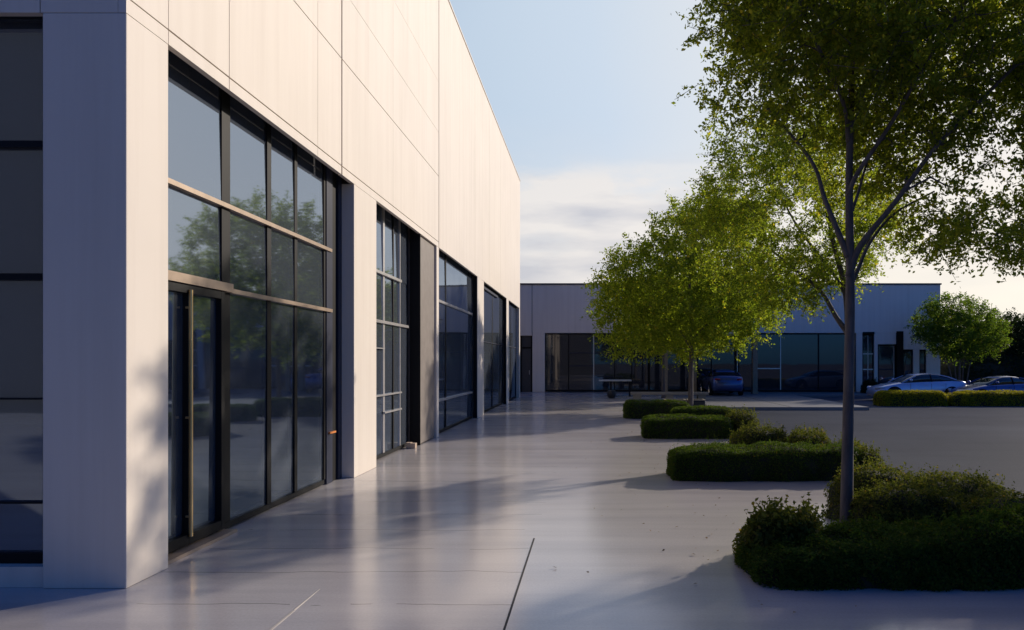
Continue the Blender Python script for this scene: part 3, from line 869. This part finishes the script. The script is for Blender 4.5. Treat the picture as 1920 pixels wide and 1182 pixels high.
def tree(name, label, base, trunk_pts, trunk_r, ell, nclus, ntwig, nleaf, leaf, lmat, seed, limbs=(), cr=.36, group=None, hole=0.35, cat='tree', gap=-0.35, twig_r=.004, up=.35):
    rng = np.random.default_rng(seed)
    root = empty(name, base, label, cat, group)
    bx = np.array(base)
    tb = MB()
    nodes, nrad = [], []
    def add_limb(pts, r0, r1, n=8, sub=5):
        pts = np.array(pts, float)
        # smooth with Catmull-Rom
        P = np.vstack([2 * pts[0] - pts[1], pts, 2 * pts[-1] - pts[-2]])
        out = []
        for i in range(1, len(P) - 2):
            for q in np.linspace(0, 1, sub, endpoint=False):
                a_, b2, c_, d_ = P[i - 1:i + 3]
                out.append(.5 * ((2 * b2) + (c_ - a_) * q + (2 * a_ - 5 * b2 + 4 * c_ - d_) * q * q + (3 * b2 - a_ - 3 * c_ + d_) * q ** 3))
        out.append(pts[-1]); out = np.array(out)
        rr = r0 + (r1 - r0) * np.linspace(0, 1, len(out)) ** .8
        tb.tube(out - bx, list(rr), M['bark'], n)
        for p_, r_ in zip(out, rr): nodes.append(p_); nrad.append(r_)
        return out
    tp = np.array(trunk_pts, float)
    out = add_limb(tp, trunk_r, trunk_r * .3, 12)
    nodes = [p_ for p_ in nodes if p_[2] > bx[2] + 1.8]; nrad = nrad[-len(nodes):]
    # flare at the foot
    tb.tube([np.array(tp[0]) - bx - [0, 0, .05], np.array(tp[0]) - bx + [0, 0, .12]], [trunk_r * 1.25, trunk_r * 1.01], M['bark'], 12)
    for pts, r0, r1 in limbs: add_limb(pts, r0, r1)
    # cluster centres through the crown volume
    lo = np.min([np.array(c0) - r0 for c0, r0 in ell], 0); hi = np.max([np.array(c0) + r0 for c0, r0 in ell], 0)
    C = []
    tries = 0
    mind = cr * .62
    while len(C) < nclus and tries < 200:
        tries += 1
        p = rng.uniform(lo, hi, (600, 3))
        f = inside(p, ell)
        keep = (f < 1) & (f > hole) & (fbm(p, 1.3, seed + 3) > gap)
        for q in p[keep]:
            if len(C) >= nclus: break
            if not C or np.min(np.linalg.norm(np.array(C) - q, axis=1)) > mind: C.append(q)
        if tries % 25 == 0: mind *= .85
    C = np.array(C)
    axis = np.array([np.mean([c0[0] for c0, _ in ell]), np.mean([c0[1] for c0, _ in ell]), 0])
    order = np.argsort(np.linalg.norm(C - np.array(ell[0][0]), axis=1))
    N = [np.array(q) for q in nodes]; R = list(nrad)
    for i in order:
        c = C[i]; arr = np.array(N)
        d = np.linalg.norm(arr - c, axis=1) + np.maximum(0, arr[:, 2] - c[2]) * 1.2
        j = int(np.argmin(d)); s0 = arr[j]
        r0 = min(R[j] * .6, .012 + .012 * np.linalg.norm(c - s0)); r1 = max(.004, r0 * .35)
        mid = (s0 + c) / 2 + rng.normal(0, .08, 3) * np.linalg.norm(c - s0) + np.array([0, 0, .06])
        pts = [s0, s0 * .6 + mid * .4 + rng.normal(0, .02, 3), mid, mid * .45 + c * .55 + rng.normal(0, .02, 3), c]
        rr = list(np.linspace(r0, r1, 5))
        tb.tube([p_ - bx for p_ in pts], rr, M['bark'], 5, cap=False)
        for p_, r_ in zip(pts[1:], rr[1:]): N.append(p_); R.append(r_)
    # twigs and leaves
    cen = np.array(ell[0][0])
    dirs = unit(unit(C - cen)[:, None, :].repeat(ntwig, 1).reshape(-1, 3) * .55 + rng.normal(0, .75, (len(C) * ntwig, 3)) + [0, 0, up * .4])
    st = C[:, None, :].repeat(ntwig, 1).reshape(-1, 3) + rng.normal(0, cr * .22, (len(C) * ntwig, 3))
    ln = rng.uniform(.45, 1.15, (len(st), 1)) * cr
    droop = np.array([0, 0, -.18])
    tt = rng.uniform(.1, 1.05, (len(st), nleaf, 1))
    P = st[:, None, :] + dirs[:, None, :] * ln[:, None, :] * tt + droop * (ln[:, None, :] * tt ** 2) + rng.normal(0, leaf * .55, (len(st), nleaf, 3))
    P = P.reshape(-1, 3)
    lv = leaf_arrays(rng, P - bx, np.tile([0, 0, up], (len(P), 1)), leaf, .55, 1.0)
    if twig_r:
        for s0, dr, l0 in zip(st[::2], dirs[::2], ln[::2]):
            e_ = s0 + dr * l0 + droop * l0
            tb.tube([s0 - bx, e_ - bx], [twig_r, twig_r * .5], M['bark'], 3, cap=False)
    tb.build('trunk', root, smooth=True)
    me = mesh_from('crown', lv, np.arange(len(lv)).reshape(-1, 4), [lmat])
    cro = bpy.data.objects.new('crown', me); COL.objects.link(cro); cro.parent = root
    return root

TG = 'trees in the beds along the walkway'
# near tree, straight trunk
tx, ty = 2.55, 6.9
limbs = [
    ([(tx, ty, 2.55), (tx + .10, ty - .05, 2.85), (tx + .38, ty - .2, 3.25), (tx + .7, ty - .4, 3.75), (tx + 1.3, ty - .6, 4.4)], .042, .014),
    ([(tx, ty, 2.40), (tx + .16, ty + .15, 2.66), (tx + .34, ty + .3, 2.95), (tx + .7, ty + .55, 3.3), (tx + 1.25, ty + .8, 3.6)], .026, .010),
    ([(tx, ty, 2.75), (tx - .08, ty + .05, 3.0), (tx - .20, ty + .1, 3.35), (tx - .32, ty + .15, 3.75), (tx - .75, ty + .2, 4.3)], .038, .014),
    ([(tx, ty, 3.35), (tx + .05, ty - .1, 3.55), (tx + .28, ty - .3, 3.95), (tx + .55, ty - .55, 4.5), (tx + .95, ty - .8, 5.2)], .030, .012),
    ([(tx, ty, 3.1), (tx + .14, ty + .12, 3.4), (tx + .30, ty + .3, 3.75), (tx + .55, ty + .6, 4.1)], .020, .008),
    ([(tx, ty, 3.9), (tx - .12, ty - .2, 4.2), (tx - .5, ty - .5, 4.7), (tx - .9, ty - .7, 5.4)], .026, .010),
    ([(tx, ty, 4.3), (tx - .1, ty + .3, 4.7), (tx - .3, ty + .8, 5.4), (tx - .4, ty + 1.1, 6.2)], .024, .010)]
tree('tree', 'tall slender tree with straight grey trunk rising from the nearest hedge', (tx, ty, 0),
     [(tx - .02, ty, 0), (tx, ty, 1.2), (tx + .02, ty, 2.4), (tx + .01, ty, 3.6), (tx + .04, ty, 4.8), (tx + .02, ty, 6.6)], .066,
     [((3.0, 6.9, 6.15), (1.75, 1.75, 2.1)), ((3.95, 7.1, 4.0), (1.05, 1.0, 1.35)), ((4.1, 6.8, 5.2), (1.3, 1.2, 1.7)), ((1.85, 7.0, 4.8), (.66, .75, 1.1)), ((2.9, 7.9, 4.3), (1.0, .7, .7))], 760, 11, 29, .047, M['leaf_tree'], 31, limbs, cr=.36, group=TG, hole=.42, gap=-.26)
# second tree, trunk hidden behind the first
sx_, sy_ = 5.12, 13.9
limbs = [
    ([(sx_, sy_, 2.3), (sx_ - .25, sy_ - .05, 2.62), (sx_ - .55, sy_ - .1, 3.1), (sx_ - 1.0, sy_ - .2, 3.45), (sx_ - 1.6, sy_ - .3, 3.9)], .060, .02),
    ([(sx_, sy_, 3.0), (sx_ - .3, sy_, 3.5), (sx_ - .9, sy_ + .2, 4.4), (sx_ - 1.3, sy_ + .3, 5.2)], .045, .015),
    ([(sx_, sy_, 3.3), (sx_ + .2, sy_ - .1, 3.8), (sx_ + .6, sy_ - .3, 4.6)], .04, .015)]
tree('tree', 'middle tree whose crooked limb leans left behind the tall near trunk', (sx_, sy_, LOT),
     [(sx_, sy_, LOT), (sx_ + .02, sy_, 1.5), (sx_ - .02, sy_, 3.0), (sx_ - .3, sy_, 4.2), (sx_ - .6, sy_, 5.8)], .10,
     [((3.75, 13.5, 4.75), (1.85, 2.0, 1.75)), ((5.0, 14.0, 4.3), (1.3, 1.4, 1.3)), ((3.6, 13.6, 3.6), (1.2, 1.4, .9))], 265, 10, 24, .056, M['leaf_far'], 32, limbs, cr=.40, group=TG, hole=.3, gap=-.22)
# third tree
tree('tree', 'broad round headed tree with low crown standing behind the third hedge', (3.5, 24.5, 0),
     [(3.48, 24.5, 0), (3.5, 24.5, 1.5), (3.52, 24.5, 3.0), (3.45, 24.5, 4.6), (3.6, 24.5, 7.0)], .10,
     [((3.35, 24.5, 4.1), (3.25, 3.0, 2.2)), ((4.2, 24.5, 5.5), (2.3, 2.2, 2.1)), ((1.9, 24.3, 3.3), (1.8, 1.8, 1.5)), ((5.6, 24.5, 4.4), (1.6, 1.8, 1.6))], 620, 8, 18, .095, M['leaf_far'], 33,
     [([(3.5, 24.5, 2.2), (3.0, 24.4, 2.9), (2.2, 24.3, 3.5)], .05, .02), ([(3.5, 24.5, 2.4), (4.2, 24.6, 3.2), (5.2, 24.6, 4.2)], .05, .02)], cr=.52, group=TG, hole=.3, twig_r=0, gap=-.5)
# fourth tree
tree('tree', 'farthest walkway tree with thin trunk and bright lower leaves, beside the canopy', (3.42, 33.3, 0),
     [(3.42, 33.3, 0), (3.42, 33.3, 1.6), (3.45, 33.3, 3.2), (3.5, 33.3, 5.2)], .09,
     [((4.1, 33.3, 4.3), (2.9, 2.6, 2.0)), ((6.4, 33.0, 4.6), (2.3, 1.8, 1.5))], 330, 8, 16, .12, M['leaf_far'], 34, (), cr=.55, group=TG, hole=.3, twig_r=0, gap=-.5)
# unseen tree added right of the view, crown shaped to shade the foreground paving
tree('tree', 'unseen tree added just right of the view to shade the foreground paving', (9.9, 10.2, LOT),
     [(9.9, 10.2, LOT), (9.9, 10.2, 1.5), (9.95, 10.2, 3.0), (9.9, 10.2, 5.0)], .09,
     [((9.9, 10.2, 5.2), (2.6, 2.5, 2.0))], 420, 9, 18, .09, M['leaf_far'], 36, (), cr=.46, hole=.2, twig_r=0, gap=-.8)
# small tree at the right by the cars
rx_, ry_ = 19.4, 36.6
st_ = [([(rx_ + dx_, ry_, LOT + .1), (rx_ + dx_ * 2.2, ry_ + .1, 1.6), (rx_ + dx_ * 4.5, ry_ + .2, 3.2)], .045, .018) for dx_ in (-.25, -.1, .12, .28)]
tree('small_tree', 'small green multi stemmed tree behind the parked cars', (rx_, ry_, LOT),
     [(rx_, ry_, LOT), (rx_, ry_, 1.5), (rx_ + .05, ry_, 3.0), (rx_, ry_, 4.4)], .06,
     [((19.1, 36.6, 3.55), (1.95, 1.8, 1.6)), ((20.5, 36.8, 3.2), (1.35, 1.4, 1.2))], 250, 8, 16, .10, M['leaf_green'], 35, st_, cr=.48, hole=.25, twig_r=0, gap=-.45)
BG = 'dark trees beyond the car park'
for i, (x, y, hgt, r, lab) in enumerate((
        (26.5, 44.0, 4.6, 2.6, 'dark tree right of the small green tree, beyond the parked cars'),
        (33.5, 48.0, 5.2, 3.4, 'wide dark tree at the far right edge of the car park'),
        (29.5, 57.0, 5.6, 3.8, 'dark tree farthest back at the right, beyond the other dark trees'))):
    tree('tree', lab, (x, y, LOT), [(x, y, LOT), (x, y, 1.2), (x + .1, y, 2.5), (x, y, hgt * .8)], .14,
         [((x, y, hgt * .58), (r, r * .9, hgt * .42))], 190, 8, 16, .16, M['leaf_dark'], 41 + i, (), cr=.75, group=BG, hole=.3, twig_r=0, gap=-.6)
hedge('hedge', 'tall dark hedge closing off the car park behind the cars', 20.6, 46, 41.5, 44.0, 2.5, M['leaf_dark'], power=5, rough=.22, leaf=.16, n=16000, seed=51, z0=LOT, nscale=1.2, spikes=150)

# ------------------------------------------------------------------ cars (local: nose towards -X)
def car(name, label, loc, rz, paint, length=4.3, width=1.78, height=1.30, group='cars in the car park'):
    root = empty(name, loc, label, 'car', group, rz)
    hl, hw = length / 2, width / 2
    xs = np.linspace(-1, 1, 33)
    def interp(tab, x): return float(np.interp(x, [q[0] for q in tab], [q[1] for q in tab]))
    deck = [(-1, .50), (-.96, .60), (-.85, .70), (-.6, .82), (-.42, .89), (0, .93), (.5, .97), (.8, .99), (.93, .95), (1, .72)]
    wid = [(-1, .58), (-.95, .78), (-.85, .92), (-.6, .99), (0, 1), (.6, .99), (.88, .93), (.96, .84), (1, .70)]
    bot = [(-1, .30), (-.9, .20), (0, .17), (.9, .22), (1, .34)]
    k = height / 1.30
    prof = []
    for x in xs:
        top = interp(deck, x) * k; wd = interp(wid, x) * hw; bt = interp(bot, x) * k
        m_ = bt + (top - bt) * .55
        prof.append([(x * hl, -wd * .90, bt), (x * hl, -wd * .985, bt + (top - bt) * .2), (x * hl, -wd, m_), (x * hl, -wd * .955, top - .10 * k), (x * hl, -wd * .90, top - .03 * k), (x * hl, -wd * .5, top + .012), (x * hl, 0, top + .02),
                     (x * hl, wd * .5, top + .012), (x * hl, wd * .90, top - .03 * k), (x * hl, wd * .955, top - .10 * k), (x * hl, wd, m_), (x * hl, wd * .985, bt + (top - bt) * .2), (x * hl, wd * .90, bt)])
    def loft(prof, mat, name, closed=True):
        mb = MB(); i = mb.mi(mat); n = len(prof[0])
        for r in prof: mb.v += r
        for a in range(len(prof) - 1):
            for q in range(n if closed else n - 1):
                q2 = (q + 1) % n
                mb.f.append((a * n + q, (a + 1) * n + q, (a + 1) * n + q2, a * n + q2)); mb.m.append(i)
        mb.f.append(tuple(range(n))); mb.m.append(i)
        mb.f.append(tuple((len(prof) - 1) * n + q for q in range(n - 1, -1, -1))); mb.m.append(i)
        return mb
    loft(prof, paint, 'body').build('body', root, smooth=True)
    # greenhouse: dark glass volume with painted roof and pillars
    gx = [(-.46, .88), (-.30, 1.06), (-.14, 1.20), (.0, 1.265), (.18, 1.285), (.38, 1.25), (.56, 1.16), (.72, 1.03), (.82, .95)]
    gp, rp = [], []
    for x, z in gx:
        z *= k; low = interp(deck, x) * k - .03
        t_ = max(0, (z - low)) / (.42 * k)
        wt = hw * (.86 - .20 * t_); wb = hw * .88
        gp.append([(x * hl, -wb, low), (x * hl, -wt, z - .03), (x * hl, -wt * .6, z), (x * hl, 0, z + .01), (x * hl, wt * .6, z), (x * hl, wt, z - .03), (x * hl, wb, low)])
    loft(gp, M['car_glass'], 'glass').build('window', root, smooth=True)
    for a in range(1, len(gx) - 1):
        x, z = gx[a]
        if -.2 < x < .6:
            z *= k; wt = gp[a][5][1]
            rp.append([(x * hl, -wt - .012, z - .055), (x * hl, -wt * .6, z + .012), (x * hl, 0, z + .024), (x * hl, wt * .6, z + .012), (x * hl, wt + .012, z - .055), (x * hl, 0, z - .03)])
    loft(rp, paint, 'roof').build('roof', root, smooth=True)
    for s in (-1, 1):
        for run in ((0, 1, 2), (5, 6, 7)):
            pl = MB(); pl.tube([Vector(gp[r][1 if s < 0 else 5]) + Vector((0, s * .006, 0)) for r in run], [.026] * 3, paint, 6); pl.build('pillar', root)
        pl = MB(); pl.tube([Vector(gp[4][0 if s < 0 else 6]) + Vector((0, s * .01, .02)), Vector(gp[4][1 if s < 0 else 5])], [.03, .025], M['black'], 6); pl.build('pillar', root)
    for x in (-.64, .60):
        for s in (-1, 1):
            wm = MB(); wr = .32 * k; i = wm.mi(M['tyre'])
            c0 = Vector((x * hl, s * (hw - .09), wr))
            wm.tube([c0 + Vector((0, -.10, 0)), c0 + Vector((0, -.09, 0)), c0 + Vector((0, .09, 0)), c0 + Vector((0, .105, 0))], [wr * .9, wr, wr, wr * .9], M['tyre'], 24)
            wo = wm.build('wheel', root, smooth=False)
            rm = MB()
            rm.tube([c0 + Vector((0, s * .104, 0)), c0 + Vector((0, s * .112, 0))], [wr * .2, wr * .18], M['rim'], 12)
            for q in range(5):
                an = q * 2 * math.pi / 5
                rm.tube([c0 + Vector((0, s * .108, 0)), c0 + Vector((math.cos(an) * wr * .66, s * .108, math.sin(an) * wr * .66))], [.03, .022], M['rim'], 5)
            rm.build('rim', wo)
            ar = MB()
            ar.tube([(x * hl + math.cos(an) * wr * 1.12, s * (hw * .985), wr + math.sin(an) * wr * 1.12) for an in np.linspace(-.25, math.pi + .25, 14)], [.035] * 14, M['black'], 6)
            ar.build('wheel_arch', root)
    for s in (-1, 1):
        hlp = MB(); hlp.tube([(-hl * .975, s * hw * .50, .60 * k), (-hl * .93, s * hw * .72, .63 * k), (-hl * .84, s * hw * .86, .66 * k)], [.05, .06, .03], M['lamp_clear'], 8); hlp.build('headlight', root, smooth=True)
        tl = MB(); tl.tube([(hl * .985, s * hw * .50, .80 * k), (hl * .955, s * hw * .74, .82 * k), (hl * .89, s * hw * .85, .82 * k)], [.045, .05, .03], M['lamp_red'], 8); tl.build('taillight', root, smooth=True)
        mr = MB(); mr.tube([(-.30 * hl, s * hw * .9, .95 * k), (-.31 * hl, s * hw * 1.05, 1.0 * k), (-.30 * hl, s * hw * 1.14, 1.0 * k)], [.02, .06, .055], paint, 8); mr.build('mirror', root, smooth=True)
        for x in (.02, .36):
            dh = MB(); dh.box(x * hl, x * hl + .16, s * hw * .985 - .015, s * hw * .985 + .02, .76 * k, .785 * k, paint); dh.build('door_handle', root)
        for x in (-.30, .15, .46):
            dl = MB(); dl.box(x * hl, x * hl + .008, s * hw * .99 - .006, s * hw * .99 + .004, .30 * k, .84 * k, M['black']); dl.build('door_seam', root)
    return root
car('parked_car', 'silver blue car with sloping nose, behind the yellow green hedge', (15.4, 33.0, LOT), 0, M['paint_silver'], 4.3, 1.8, 1.32)
car('parked_car', 'dark blue car directly right of the silver one', (18.35, 31.6, LOT), rad(8), M['paint_blue'], 3.9, 1.72, 1.22)
car('parked_car', 'navy car at the right edge of the car park, furthest from the silver one', (21.9, 33.0, LOT), rad(-4), M['paint_navy'], 4.4, 1.8, 1.36)
car('parked_car', 'dark blue car seen from behind, parked between the posts of the entrance canopy', (6.95, 37.25, 0), rad(-90), M['paint_blue'], 4.1, 1.72, 1.34)

# a few dry leaves blown along the beds
rng = np.random.default_rng(77)
n_ = 150
px_ = rng.uniform(-.4, 4.0, n_) ; px_ = np.where(rng.random(n_) < .7, rng.normal(1.15, .35, n_), px_)
py_ = rng.uniform(4.6, 17, n_)
lv = leaf_arrays(rng, np.stack([px_, py_, np.full(n_, .012)], 1), np.tile([0, 0, 1.0], (n_, 1)), .034, .55, .22)
lv[:, 2] = np.maximum(lv[:, 2], .003)
me = mesh_from('fallen_leaves', lv, np.arange(len(lv)).reshape(-1, 4), [simple('dry_leaf', (0.16, 0.10, 0.04), 0.8, var=.4, scale=30)])
o = bpy.data.objects.new('fallen_leaves', me); COL.objects.link(o)
tag(o, 'scattered dry brown leaves on the paving along the beds', 'leaves', None, 'stuff')
